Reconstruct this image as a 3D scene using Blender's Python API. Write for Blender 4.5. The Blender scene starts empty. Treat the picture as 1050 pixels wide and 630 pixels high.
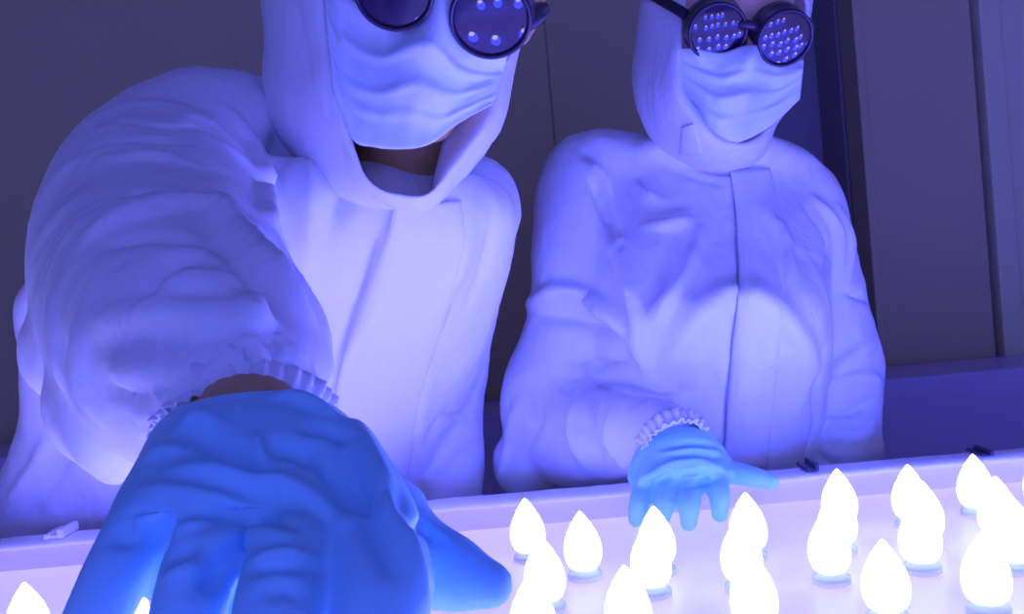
import bpy, bmesh, math, random
import numpy as np
from mathutils import Vector, Matrix, noise
from mathutils.bvhtree import BVHTree

random.seed(7)
SC = bpy.context.scene
COL = SC.collection
PI = math.pi

# ------------------------------------------------------------------ camera
CAMZ = 1.13
F = 1000.0
PITCH = math.atan(25 / 1000.0)
ROLL = math.radians(5.05)
FW = np.array([0, math.cos(PITCH), -math.sin(PITCH)])
U0 = np.array([0, math.sin(PITCH), math.cos(PITCH)])
X0 = np.array([1.0, 0, 0])
CR = math.cos(ROLL) * X0 - math.sin(ROLL) * U0
CU = math.sin(ROLL) * X0 + math.cos(ROLL) * U0
CC = np.array([0, 0, CAMZ])


def P(px, py, d):
    return CC + FW * d + CR * ((px - 525) / F * d) - CU * ((py - 315) / F * d)


def ray(px, py):
    v = FW + CR * ((px - 525) / F) - CU * ((py - 315) / F)
    return v / np.linalg.norm(v)


cam = bpy.data.cameras.new('camera')
cam.sensor_width = 36
cam.lens = 36 * F / 1050
cam.clip_start = 0.02
co = bpy.data.objects.new('camera', cam)
COL.objects.link(co)
M = Matrix.Identity(4)
for i in range(3):
    M[i][0], M[i][1], M[i][2], M[i][3] = CR[i], CU[i], -FW[i], CC[i]
co.matrix_world = M
SC.camera = co


# ------------------------------------------------------------------ materials
def mat(name, col, rough=0.5, spec=0.5, metal=0.0, bump=None, emit=None, var=None, sheen=0.0, coat=0.0, sss=0.0):
    m = bpy.data.materials.new(name)
    m.use_nodes = True
    nt = m.node_tree
    b = nt.nodes['Principled BSDF']
    b.inputs['Base Color'].default_value = (*col, 1)
    b.inputs['Roughness'].default_value = rough
    b.inputs['Specular IOR Level'].default_value = spec
    b.inputs['Metallic'].default_value = metal
    b.inputs['Sheen Weight'].default_value = sheen
    b.inputs['Coat Weight'].default_value = coat
    b.inputs['Coat Roughness'].default_value = 0.05
    if sss:
        b.inputs['Subsurface Weight'].default_value = sss
        b.inputs['Subsurface Radius'].default_value = (0.01, 0.004, 0.002)
    tc = nt.nodes.new('ShaderNodeTexCoord')
    if emit:
        b.inputs['Emission Color'].default_value = (*emit[0], 1)
        b.inputs['Emission Strength'].default_value = emit[1]
    if var:                                   # (scale, amount) colour variation
        nz = nt.nodes.new('ShaderNodeTexNoise')
        nz.inputs['Scale'].default_value = var[0]
        nz.inputs['Detail'].default_value = 5
        nt.links.new(tc.outputs['Object'], nz.inputs['Vector'])
        mx = nt.nodes.new('ShaderNodeMix')
        mx.data_type = 'RGBA'
        mx.inputs[6].default_value = (*[c * (1 - var[1]) for c in col], 1)
        mx.inputs[7].default_value = (*[min(1, c * (1 + var[1])) for c in col], 1)
        nt.links.new(nz.outputs['Fac'], mx.inputs[0])
        nt.links.new(mx.outputs[2], b.inputs['Base Color'])
    if bump:                                  # list of (scale, strength, distance, stretch)
        prev = None
        for sc, st, di, stretch in bump:
            mp = nt.nodes.new('ShaderNodeMapping')
            mp.inputs['Scale'].default_value = stretch
            nt.links.new(tc.outputs['Object'], mp.inputs['Vector'])
            nz = nt.nodes.new('ShaderNodeTexNoise')
            nz.inputs['Scale'].default_value = sc
            nz.inputs['Detail'].default_value = 3
            nz.inputs['Distortion'].default_value = 0.6
            nt.links.new(mp.outputs[0], nz.inputs['Vector'])
            bp = nt.nodes.new('ShaderNodeBump')
            bp.inputs['Strength'].default_value = st
            bp.inputs['Distance'].default_value = di
            nt.links.new(nz.outputs['Fac'], bp.inputs['Height'])
            if prev:
                nt.links.new(prev.outputs[0], bp.inputs['Normal'])
            prev = bp
        nt.links.new(prev.outputs[0], b.inputs['Normal'])
    return m


MT = {}
MT['suit'] = mat('coverall_fabric', (0.86, 0.86, 0.88), 0.6, 0.25, sheen=0.0,
                 bump=[(14, 0.35, 0.02, (1, 1, 0.5)), (45, 0.18, 0.006, (1, 1, 1))])
MT['suit_trim'] = mat('coverall_trim', (0.88, 0.88, 0.9), 0.55, 0.25, bump=[(40, 0.15, 0.006, (1, 1, 1))])
MT['elastic'] = mat('elastic_cuff', (0.8, 0.8, 0.84), 0.7, 0.2)
MT['mask'] = mat('mask_nonwoven', (0.74, 0.84, 0.92), 0.75, 0.2, bump=[(60, 0.2, 0.004, (1, 1, 1))])
MT['loop'] = mat('mask_loop', (0.85, 0.87, 0.9), 0.8, 0.2)
MT['skin_a'] = mat('skin_brown', (0.62, 0.35, 0.15), 0.5, 0.4, sss=0.1, var=(20, 0.1))
MT['skin_b'] = mat('skin_light', (0.95, 0.55, 0.42), 0.5, 0.4, sss=0.1, var=(20, 0.08))
MT['glove'] = mat('nitrile_glove', (0.33, 0.76, 0.96), 0.42, 0.4,
                  bump=[(38, 0.3, 0.006, (1, 1, 1)), (150, 0.1, 0.002, (1, 1, 1))])
MT['lens'] = mat('dark_lens', (0.035, 0.012, 0.05), 0.03, 0.62)
MT['goggle'] = mat('goggle_frame', (0.035, 0.02, 0.055), 0.25, 0.6)
MT['strap'] = mat('goggle_strap', (0.03, 0.025, 0.05), 0.7, 0.3)
MT['wall'] = mat('wall_paint', (0.60, 0.51, 0.29), 0.45, 0.4, var=(1.4, 0.12), bump=[(3, 0.1, 0.02, (1, 1, 1))])
MT['panel'] = mat('panel_paint', (0.62, 0.49, 0.30), 0.45, 0.4, var=(1.8, 0.1))
MT['panel2'] = mat('panel_grey', (0.76, 0.72, 0.46), 0.5, 0.4, var=(2, 0.1))
MT['door'] = mat('dark_door', (0.36, 0.31, 0.34), 0.5, 0.4, var=(2, 0.1))
MT['dado'] = mat('dado_blue_panel', (0.62, 0.56, 1.0), 0.28, 0.5, var=(3, 0.12))
MT['floor'] = mat('floor_vinyl', (0.35, 0.34, 0.36), 0.4, 0.4, var=(6, 0.1))
MT['ceil'] = mat('ceiling_paint', (0.5, 0.48, 0.45), 0.8, 0.2, var=(3, 0.05))
MT['tray'] = mat('tray_side', (0.85, 0.74, 0.85), 0.35, 0.4, var=(9, 0.1))
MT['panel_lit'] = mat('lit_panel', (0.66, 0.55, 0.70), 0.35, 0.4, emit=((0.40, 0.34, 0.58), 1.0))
MT['rim'] = mat('tray_rim', (0.95, 0.92, 0.93), 0.35, 0.5)
MT['steel'] = mat('table_steel', (0.45, 0.45, 0.47), 0.4, 0.5, metal=0.6)
LC = (0.036, 0.054, 1.0)
MT['bulb'] = mat('lit_bulb', (0.9, 0.9, 0.95), 0.3, 0.5, emit=(LC, 24.0))
MT['tip'] = mat('lit_bulb_tip', (0.9, 0.9, 0.95), 0.3, 0.5, emit=((1.0, 0.96, 1.0), 9.0))
MT['collar'] = mat('bulb_collar', (0.8, 0.78, 0.85), 0.4, 0.4)
MT['dark'] = mat('dark_plastic', (0.03, 0.03, 0.05), 0.5, 0.4)
MT['white'] = mat('white_plastic', (0.85, 0.85, 0.88), 0.5, 0.4)


# ------------------------------------------------------------------ mesh helpers
def mesh_from(name, V, Fc):
    me = bpy.data.meshes.new(name)
    me.from_pydata([tuple(map(float, v)) for v in V], [], [tuple(f) for f in Fc])
    me.update()
    return me


def link(name, me, m, parent=None, smooth=True):
    o = bpy.data.objects.new(name, me)
    COL.objects.link(o)
    me.materials.clear()
    me.materials.append(m)
    if smooth:
        me.polygons.foreach_set('use_smooth', [True] * len(me.polygons))
    if parent is not None:
        o.parent = parent
        o.matrix_parent_inverse = Matrix.Translation(-ROOTLOC.get(parent.name, Vector((0, 0, 0))))
    return o


ROOTLOC = {}


def empty(name, loc, label, cat, group=None):
    o = bpy.data.objects.new(name, None)
    o.empty_display_size = 0.1
    COL.objects.link(o)
    o.location = loc
    ROOTLOC[o.name] = Vector(loc)
    tag(o, label, cat, group)
    return o


def tag(o, label, cat, group=None):
    o['label'] = label
    o['category'] = cat
    if group:
        o['group'] = group


def merge(parts):
    V, Fc, n = [], [], 0
    for v, f in parts:
        V.append(np.asarray(v, float))
        Fc += [tuple(i + n for i in q) for q in f]
        n += len(v)
    return np.vstack(V), Fc


def loft(rings, cap=True, closed=True):
    n = len(rings[0])
    V = np.vstack(rings)
    Fc = []
    for i in range(len(rings) - 1):
        for j in range(n if closed else n - 1):
            k = (j + 1) % n
            Fc.append((i * n + j, i * n + k, (i + 1) * n + k, (i + 1) * n + j))
    if cap:
        Fc.append(tuple(range(n))[::-1])
        m = (len(rings) - 1) * n
        Fc.append(tuple(m + j for j in range(n)))
    return V, Fc


def cr(pts, n):
    """Catmull-Rom resample of an (k, m) array to n points."""
    p = np.asarray(pts, float)
    k = len(p)
    e = np.vstack([2 * p[0] - p[1], p, 2 * p[-1] - p[-2]])
    out = []
    for s in np.linspace(0, k - 1, n):
        i = min(int(s), k - 2)
        t = s - i
        a, b, c, d = e[i], e[i + 1], e[i + 2], e[i + 3]
        out.append(0.5 * ((2 * b) + (-a + c) * t + (2 * a - 5 * b + 4 * c - d) * t * t + (-a + 3 * b - 3 * c + d) * t ** 3))
    return np.array(out)


def crc(pts, n):
    """closed Catmull-Rom"""
    p = np.asarray(pts, float)
    k = len(p)
    out = []
    for s in np.linspace(0, k, n, endpoint=False):
        i = int(s)
        t = s - i
        a, b, c, d = p[(i - 1) % k], p[i % k], p[(i + 1) % k], p[(i + 2) % k]
        out.append(0.5 * ((2 * b) + (-a + c) * t + (2 * a - 5 * b + 4 * c - d) * t * t + (-a + 3 * b - 3 * c + d) * t ** 3))
    return np.array(out)


def nrm(v):
    return v / (np.linalg.norm(v) + 1e-12)


def tube(pts, n=24, steps=6, flat=1.0, flatdir=None, end=1.0):
    """pts: world xyz + radius. Rounded ends. flat squashes along flatdir."""
    p = cr(np.asarray(pts, float), max(2, (len(pts) - 1) * steps + 1))
    c, r = p[:, :3], p[:, 3]
    tg = np.gradient(c, axis=0)
    tg = np.array([nrm(t) for t in tg])
    cs, rs, ts = [], [], []
    for a in (80, 60, 40, 20):                   # start cap
        t = math.radians(a)
        cs.append(c[0] - tg[0] * r[0] * math.sin(t)); rs.append(r[0] * math.cos(t)); ts.append(tg[0])
    for i in range(len(c)):
        cs.append(c[i]); rs.append(r[i]); ts.append(tg[i])
    for a in (20, 40, 60, 80):
        t = math.radians(a)
        cs.append(c[-1] + tg[-1] * r[-1] * math.sin(t) * end); rs.append(r[-1] * math.cos(t)); ts.append(tg[-1])
    up = np.array([0.0, 0, 1]) if flatdir is None else np.asarray(flatdir, float)
    rings = []
    prev = None
    for q, rr, t in zip(cs, rs, ts):
        if prev is None:
            a = up - t * up.dot(t)
            if np.linalg.norm(a) < 1e-3:
                a = np.array([1.0, 0, 0]) - t * t[0]
        else:
            a = prev - t * prev.dot(t)
        a = nrm(a)
        prev = a
        b = np.cross(t, a)
        th = np.linspace(0, 2 * PI, n, endpoint=False)
        rings.append(q + rr * (np.outer(np.cos(th) * flat, a) + np.outer(np.sin(th), b)))
    return loft(rings)


def ptube(pts, **k):
    return tube([(*P(x, y, d), r) for x, y, d, r in pts], **k)


def ball(px, py, d, r, sq=(1, 1, 1)):
    c = P(px, py, d)
    rings = []
    for a in np.linspace(-80, 80, 11):
        t = math.radians(a)
        th = np.linspace(0, 2 * PI, 20, endpoint=False)
        rings.append(np.stack([c[0] + r * sq[0] * math.cos(t) * np.cos(th), c[1] + r * sq[1] * math.cos(t) * np.sin(th), np.full(20, c[2] + r * sq[2] * math.sin(t))], 1))
    return loft(rings)


def sring(c, a, b, n=48, e=2.4):
    th = np.linspace(0, 2 * PI, n, endpoint=False)
    ct, st = np.cos(th), np.sin(th)
    f = lambda x: np.sign(x) * np.abs(x) ** (2 / e)
    return c + np.outer(f(ct), a) + np.outer(f(st), b)


def torso(rows, e=2.4, tilt=0.0, up=6):
    """rows: (lx,ly,rx,ry,depth,halfdepth) from top to bottom"""
    q = cr(np.array(rows, float), (len(rows) - 1) * up + 1)
    rings = []
    for lx, ly, rx, ry, d, hd in q:
        L, R = P(lx, ly, d), P(rx, ry, d)
        fwd = nrm(np.array([0, 1, tilt]))
        rings.append(sring((L + R) / 2, (R - L) / 2, fwd * hd, e=e))
    return loft(rings)


def voxel(parts, size, smooth=4, name='m'):
    V, Fc = merge(parts)
    me = mesh_from('tmp', V, Fc)
    bm = bmesh.new(); bm.from_mesh(me)
    bmesh.ops.recalc_face_normals(bm, faces=bm.faces)
    bm.to_mesh(me); bm.free()
    o = bpy.data.objects.new('tmp', me)
    COL.objects.link(o)
    md = o.modifiers.new('r', 'REMESH')
    md.mode = 'VOXEL'
    md.voxel_size = size
    md.adaptivity = 0
    dg = bpy.context.evaluated_depsgraph_get()
    out = bpy.data.meshes.new_from_object(o.evaluated_get(dg))
    bpy.data.objects.remove(o)
    bpy.data.meshes.remove(me)
    out.name = name
    lap(out, smooth)
    return out


def getv(me):
    a = np.empty(len(me.vertices) * 3)
    me.vertices.foreach_get('co', a)
    return a.reshape(-1, 3)


def setv(me, V):
    me.vertices.foreach_set('co', V.ravel())
    me.update()


def getn(me):
    a = np.empty(len(me.vertices) * 3)
    me.vertices.foreach_get('normal', a)
    return a.reshape(-1, 3)


def lap(me, it, lam=0.5, weight=None):
    V = getv(me)
    E = np.empty(len(me.edges) * 2, dtype=np.int32)
    me.edges.foreach_get('vertices', E)
    E = E.reshape(-1, 2)
    deg = np.bincount(E.ravel(), minlength=len(V)).astype(float)[:, None]
    for _ in range(it):
        S = np.zeros_like(V)
        for ax in range(3):
            S[:, ax] = np.bincount(E[:, 0], V[E[:, 1], ax], len(V)) + np.bincount(E[:, 1], V[E[:, 0], ax], len(V))
        V = V + lam * (S / np.maximum(deg, 1) - V)
    setv(me, V)


def bvh(me):
    return BVHTree.FromPolygons([v.co.copy() for v in me.vertices], [tuple(p.vertices) for p in me.polygons])


def cast(tree, px, py):
    h = tree.ray_cast(Vector(CC), Vector(ray(px, py)))
    return None if h[0] is None else (np.array(h[0]), np.array(h[1]))


def folds(me, lst, gain=1.0, wid=1.0):
    """lst of (amp_mm, width_mm, [(px,py),...]); positive = ridge. Displaces along normals."""
    tr = bvh(me)
    V = getv(me)
    N = getn(me)
    D = np.zeros(len(V))
    for amp, w, pts in lst:
        q = cr(np.array(pts, float), 5 * (len(pts) - 1) + 1) if len(pts) > 1 else np.array(pts, float)
        hits = []
        for i, (x, y) in enumerate(q):
            h = cast(tr, x, y)
            if h is not None:
                hits.append((h[0], i / max(1, len(q) - 1)))
        if not hits:
            continue
        Hs = np.array([h[0] for h in hits]); T = np.array([h[1] for h in hits])
        w = w / 1000 * wid
        lo, hi = Hs.min(0) - 3 * w, Hs.max(0) + 3 * w
        idx = np.where(np.all((V > lo) & (V < hi), axis=1))[0]
        if not len(idx):
            continue
        # distance to the polyline segments
        best = np.full(len(idx), 1e9); bt = np.zeros(len(idx))
        for k in range(max(1, len(Hs) - 1)):
            a = Hs[k]; b = Hs[min(k + 1, len(Hs) - 1)]
            if np.linalg.norm(b - a) > 0.06:
                continue
            ab = b - a; L2 = ab.dot(ab) + 1e-12
            s = np.clip(((V[idx] - a) @ ab) / L2, 0, 1)
            dd = np.linalg.norm(V[idx] - a - s[:, None] * ab, axis=1)
            m = dd < best
            best[m] = dd[m]; bt[m] = (T[k] + (T[min(k + 1, len(T) - 1)] - T[k]) * s)[m]
        taper = np.sin(np.clip(bt * 0.9 + 0.05, 0, 1) * PI) ** 0.6
        D[idx] += gain * amp / 1000 * taper * np.exp(-(best / w) ** 2)
    setv(me, V + N * D[:, None])
    return me


def crumple(me, layers, seed=0.0, mask=None):
    """layers: (amp_mm, freq, (sx,sy,sz)) ridged noise displacement"""
    V = getv(me)
    N = getn(me)
    D = np.zeros(len(V))
    for amp, fr, s in layers:
        for i, v in enumerate(V):
            q = Vector((v[0] * fr * s[0] + seed, v[1] * fr * s[1], v[2] * fr * s[2]))
            a = noise.noise(q)
            b = noise.noise(q * 0.5 + Vector((7.3, 1.1, 3.3)))
            D[i] += amp / 1000 * ((1 - 2.2 * abs(a)) * (0.6 + 0.8 * b))
    if mask is not None:
        D *= mask(V)
    setv(me, V + N * D[:, None])
    return me


def thick(V, Fc, t, name, parent, m, bev=0):
    """sheet -> solid shell mesh with thickness t (m)"""
    me = mesh_from(name, V, Fc)
    o = bpy.data.objects.new('tmp', me)
    COL.objects.link(o)
    s = o.modifiers.new('s', 'SOLIDIFY'); s.thickness = t; s.offset = 0
    dg = bpy.context.evaluated_depsgraph_get()
    out = bpy.data.meshes.new_from_object(o.evaluated_get(dg))
    bpy.data.objects.remove(o); bpy.data.meshes.remove(me)
    out.name = name
    return link(name, out, m, parent)


def grid(Vg):
    """(r,c,3) array -> V, F"""
    r, c = Vg.shape[:2]
    Fc = [(i * c + j, i * c + j + 1, (i + 1) * c + j + 1, (i + 1) * c + j) for i in range(r - 1) for j in range(c - 1)]
    return Vg.reshape(-1, 3), Fc


def box(x0, x1, y0, y1, z0, z1):
    V = [(x, y, z) for x in (x0, x1) for y in (y0, y1) for z in (z0, z1)]
    Fc = [(0, 1, 3, 2), (4, 6, 7, 5), (0, 4, 5, 1), (2, 3, 7, 6), (0, 2, 6, 4), (1, 5, 7, 3)]
    return np.array(V, float), Fc


def bevelled(parts, bev, name, seg=2):
    V, Fc = merge(parts)
    me = mesh_from(name, V, Fc)
    bm = bmesh.new(); bm.from_mesh(me)
    bmesh.ops.recalc_face_normals(bm, faces=bm.faces)
    if bev:
        bmesh.ops.bevel(bm, geom=bm.edges[:], offset=bev, segments=seg, affect='EDGES', profile=0.5)
    bm.to_mesh(me); bm.free()
    return me


def struct(name, parts, m, bev=0.0):
    o = link(name, bevelled(parts, bev, name), m, None, smooth=False)
    o['kind'] = 'structure'
    return o


# ------------------------------------------------------------------ the room
WY = 2.10          # back wall
XL, XR = -1.9, 1.75
CEIL = 2.5


def xw(px, py, y):
    """world x of a pixel on the plane y"""
    r = ray(px, py)
    return CC[0] + r[0] * (y / r[1])


def zw(px, py, y):
    r = ray(px, py)
    return CC[2] + r[2] * (y / r[1])


DX0, DX1 = xw(772, 80, WY), xw(879, 100, WY)
struct('floor', [box(XL, XR, -1.6, 2.9, -0.05, 0)], MT['floor'])
struct('ceiling', [box(XL, XR, -1.6, 2.9, CEIL, CEIL + 0.05)], MT['ceil'])
SEAM = xw(564, 90, WY)
struct('wall_back', [box(XL, SEAM - 0.0025, WY, WY + 0.08, 0, CEIL), box(SEAM + 0.0025, DX0, WY, WY + 0.08, 0, CEIL),
                     box(SEAM - 0.0025, SEAM + 0.0025, WY + 0.006, WY + 0.08, 0, CEIL)], MT['wall'])
struct('wall_left', [box(XL - 0.08, XL, -1.6, 2.9, 0, CEIL)], MT['wall'])
struct('wall_right', [box(XR, XR + 0.08, -1.6, 2.9, 0, CEIL)], MT['wall'])
# dark recess with a dark door leaf set back behind the right-hand person
struct('door_1', [box(DX0 - 0.05, DX1 + 0.05, WY + 0.25, WY + 0.3, 0, CEIL)], MT['door'])
struct('trim_2', [box(DX0 - 0.06, DX0, WY + 0.08, WY + 0.25, 0, CEIL)], MT['door'])
struct('trim_3', [box(DX1, DX1 + 0.06, WY + 0.10, WY + 0.25, 0, CEIL)], MT['door'])
xa = xw(896, 200, WY); xb = xw(1012, 200, WY); xc = xw(1036, 200, WY)
struct('wall_right_panels', [box(DX1, xa, WY - 0.012, WY + 0.08, 0, CEIL), box(xa, xb - 0.006, WY, WY + 0.08, 0, CEIL)], MT['panel'], 0.003)
struct('trim_4', [box(xb - 0.006, xb + 0.004, WY + 0.03, WY + 0.08, 0, CEIL)], MT['door'])
struct('trim_5', [box(xb + 0.004, xc, WY - 0.02, WY + 0.08, 0, CEIL)], MT['panel2'], 0.004)
struct('wall_back_end', [box(xc + 0.006, XR, WY - 0.005, WY + 0.08, 0, CEIL), box(xc, xc + 0.006, WY + 0.03, WY + 0.08, 0, CEIL)], MT['panel2'])
DADOY = 1.86
zt = zw(960, 385, DADOY)
struct('wall_back_dado', [box(XL, XR, DADOY, WY - 0.025, 0, zt)], MT['dado'], 0.006)

# ------------------------------------------------------------------ light table
RIMY0, RIMY1 = 1.065, 1.095
RIMZ = zw(525, 512, 1.07)
TZ = RIMZ - 0.031
TX0, TX1, TY0 = -0.85, 1.05, 0.27
tab = empty('light_table', (0.1, 0.6, 0), 'white-rimmed shallow bench tray full of glowing bulbs that both people lean over', 'light table')
link('tray_floor', bevelled([box(TX0, TX1, TY0, RIMY1, TZ - 0.03, TZ)], 0.002, 'tray_floor'), MT['panel_lit'], tab, False)
# back rim: outer lip, slightly uneven top bead, inner lavender face
def rimstrip(name, x0, x1, y0, y1, z0, z1, m):
    return link(name, bevelled([box(x0, x1, y0, y1, z0, z1)], 0.003, name), m, tab, False)
rimstrip('rim', TX0 - 0.03, TX1 + 0.03, RIMY0 + 0.006, RIMY1 + 0.005, TZ - 0.03, RIMZ - 0.004, MT['tray'])
Vr = []
xs = np.linspace(TX0 - 0.03, TX1 + 0.03, 160)
rr = []
for i, x in enumerate(xs):
    j = 0.0011 * noise.noise(Vector((x * 19, 3.1, 0))) + 0.0006 * noise.noise(Vector((x * 70, 9.1, 0)))
    th = np.linspace(0, 2 * PI, 14, endpoint=False)
    rr.append(np.stack([np.full(14, x), RIMY0 + 0.020 + 0.021 * np.sign(np.cos(th)) * np.abs(np.cos(th)) ** 0.6, RIMZ - 0.004 + j + 0.0052 * np.sin(th)], 1))
V, Fc = loft(rr)
link('rim_bead', mesh_from('rim_bead', V, Fc), MT['rim'], tab)
rimstrip('rim', TX0 - 0.03, TX0, TY0 - 0.03, RIMY0, TZ - 0.03, RIMZ, MT['rim'])
rimstrip('rim', TX1, TX1 + 0.03, TY0 - 0.03, RIMY0, TZ - 0.03, RIMZ, MT['rim'])
rimstrip('rim', TX0 - 0.03, TX1 + 0.03, TY0 - 0.03, TY0, TZ - 0.03, TZ + 0.01, MT['rim'])
rimstrip('apron', TX0, TX1, RIMY1 - 0.03, RIMY1, 0.55, TZ - 0.03, MT['steel'])
for x in (TX0 + 0.05, TX1 - 0.05):
    for y in (TY0 + 0.05, RIMY1 - 0.075):
        link('leg', bevelled([box(x - 0.025, x + 0.025, y - 0.025, y + 0.025, 0, TZ - 0.03)], 0.004, 'leg'), MT['steel'], tab, False)

# small fittings on the back rim
def clip(px, py, m, label, w=0.012, h=0.012, name='rim_clip'):
    x = xw(px, py, RIMY0 + 0.015)
    V1 = [box(x - w, x - w * 0.35, RIMY0 - 0.002, RIMY1 + 0.008, RIMZ + 0.002, RIMZ + 0.002 + h * 0.55),
          box(x - w * 0.35, x + w * 0.35, RIMY0 - 0.001, RIMY1 + 0.006, RIMZ + 0.002, RIMZ + 0.002 + h * 0.4),
          box(x + w * 0.35, x + w, RIMY0 - 0.002, RIMY1 + 0.008, RIMZ + 0.002, RIMZ + 0.002 + h)]
    o = link(name, bevelled(V1, 0.0012, name), m, None, False)
    tag(o, label, 'clip')
clip(829, 480, MT['dark'], 'small dark clip on the tray rim beside the hanging sleeve of the right person', 0.007, 0.009)
clip(1006, 467, MT['dark'], 'small dark clip on the tray rim in front of the blue low wall', 0.007, 0.006)
clip(62, 550, MT['white'], 'small white clip on the tray rim at the hem of the left person', 0.011, 0.010)


# bulbs: flame-shaped cover on a collar
def lathe(prof, n=20):
    rings = []
    th = np.linspace(0, 2 * PI, n, endpoint=False)
    for r, z in prof:
        rings.append(np.stack([r * np.cos(th), r * np.sin(th), np.full(n, z)], 1))
    return loft(rings)


cover_me = mesh_from('cover', *lathe([(0.0100, 0.010), (0.0140, 0.013), (0.0165, 0.019), (0.0172, 0.026), (0.0163, 0.034), (0.0135, 0.042), (0.0092, 0.0495), (0.0050, 0.0555), (0.0020, 0.0595), (0.0004, 0.061)]))
cover_me.materials.append(MT['bulb']); cover_me.materials.append(MT['tip'])
for p in cover_me.polygons:
    p.material_index = 1 if p.center.z > 0.046 else 0
    p.use_smooth = True
collar_me = mesh_from('collar', *lathe([(0.014, 0), (0.0155, 0.001), (0.0155, 0.006), (0.0125, 0.0065), (0.0112, 0.0095), (0.0104, 0.0105)]))
ORD = 'first second third fourth fifth sixth seventh eighth ninth tenth eleventh twelfth thirteenth fourteenth fifteenth sixteenth seventeenth eighteenth nineteenth twentieth twenty-first twenty-second twenty-third twenty-fourth twenty-fifth'.split()
ROWS = [  # y, x start, x end, name of the row
    (0.94, 0.0, 0.74, 'row along the back rim'),
    (0.865, 0.035, 0.90, 'second row from the back rim'),
    (0.785, -0.405 - 0.082 * 3, 0.90, 'third row from the back rim'),
    (0.69, -0.335 - 0.082 * 3, 0.90, 'fourth row from the back rim'),
    (0.54, -0.20, 0.80, 'fifth row from the back rim'),
    (0.38, -0.20, 0.56, 'sixth row from the back rim'),
]
SKIP = [(0.165, 0.96, 0.085, 0.085), (-0.13, 0.74, 0.12, 0.1)]
BULBS = {}
for ri, (y, x0, x1, rn) in enumerate(ROWS):
    x = x0
    while x < x1 - 0.02:
        xx, yy = x + random.uniform(-0.012, 0.012), y + random.uniform(-0.014, 0.014)
        x += 0.064 if x > 0.24 else 0.082
        if any(abs(xx - a) < c and abs(yy - b) < e for a, b, c, e in SKIP):
            continue
        b = empty('led_bulb', (xx, yy, TZ + 0.0008), 'glowing bulb', 'light bulb', 'lit bulbs standing in rows in the tray')
        BULBS.setdefault(rn, []).append(b)
        for nm, me, m in (('cover', cover_me, MT['bulb']), ('collar', collar_me, MT['collar'])):
            c = bpy.data.objects.new(nm, me)
            COL.objects.link(c)
            if not me.materials:
                me.materials.append(m)
                me.polygons.foreach_set('use_smooth', [True] * len(me.polygons))
            c.parent = b

# ------------------------------------------------------------------ people
def head_mesh(c, rx, ry, rz):
    """closed head parts in head axes (x: picture right, y: up the face, z: out of the face)"""
    def tr(p):
        p = np.asarray(p, float)
        return c + p[:, :1] * rx + p[:, 1:2] * ry + p[:, 2:] * rz
    prof = [  # y, halfwidth, front z, back z
        (-0.128, 0.018, 0.062, 0.010), (-0.120, 0.031, 0.078, -0.005), (-0.10, 0.038, 0.083, -0.015), (-0.07, 0.050, 0.084, -0.055),
        (-0.035, 0.070, 0.085, -0.088), (0.0, 0.073, 0.086, -0.10), (0.03, 0.075, 0.092, -0.105), (0.065, 0.074, 0.084, -0.10),
        (0.095, 0.064, 0.060, -0.082), (0.115, 0.044, 0.032, -0.055), (0.125, 0.018, 0.005, -0.03)]
    q = cr(np.array(prof), 45)
    rings = [tr(sring(np.array([0, y, (f + b) / 2]), np.array([w, 0, 0]), np.array([0, 0, (f - b) / 2]), e=2.3)) for y, w, f, b in q]
    parts = [loft(rings)]
    L = lambda *p: tuple(tr([p])[0])
    tb = lambda pts: parts.append(tube([(*L(x, y, z), r) for x, y, z, r in pts], n=16))
    tb([(0, 0.012, 0.086, 0.007), (0, -0.012, 0.094, 0.008), (0, -0.03, 0.102, 0.011), (0, -0.038, 0.096, 0.010)])      # nose
    for s in (-1, 1):
        tb([(s * 0.004, -0.04, 0.09, 0.008), (s * 0.013, -0.04, 0.085, 0.008)])
        tb([(s * 0.045, 0.018, 0.074, 0.007), (s * 0.028, 0.022, 0.085, 0.008), (s * 0.012, 0.018, 0.087, 0.007)])       # brow
        tb([(s * 0.03, -0.002, 0.077, 0.0115), (s * 0.034, -0.002, 0.076, 0.0115)])                                      # eye
        tb([(s * 0.076, 0.02, -0.012, 0.007), (s * 0.08, 0.0, -0.012, 0.008), (s * 0.074, -0.028, -0.004, 0.006)])       # ear
        tb([(s * 0.05, -0.03, 0.066, 0.012), (s * 0.058, -0.022, 0.05, 0.013)])                                          # cheekbone
    tb([(-0.02, -0.072, 0.083, 0.006), (0, -0.069, 0.088, 0.007), (0.02, -0.072, 0.083, 0.006)])                          # lips
    tb([(-0.017, -0.08, 0.082, 0.006), (0, -0.081, 0.087, 0.007), (0.017, -0.08, 0.082, 0.006)])
    return parts


def axes(roll, pitch, yaw):
    """roll: clockwise in the picture, pitch: face turned down, yaw: face turned to picture right (degrees)"""
    x, y, z = CR.copy(), CU.copy(), -FW.copy()
    a = math.radians(yaw)
    x, z = x * math.cos(a) - z * math.sin(a), z * math.cos(a) + x * math.sin(a)
    a = math.radians(pitch)
    y, z = y * math.cos(a) + z * math.sin(a), z * math.cos(a) - y * math.sin(a)
    a = math.radians(roll)
    # rotate about view axis clockwise in the picture
    def rot(v):
        r_, u_, f_ = v.dot(CR), v.dot(CU), v.dot(FW)
        r2 = r_ * math.cos(a) + u_ * math.sin(a)
        u2 = -r_ * math.sin(a) + u_ * math.cos(a)
        return CR * r2 + CU * u2 + FW * f_
    return rot(x), rot(y), rot(z)


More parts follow.
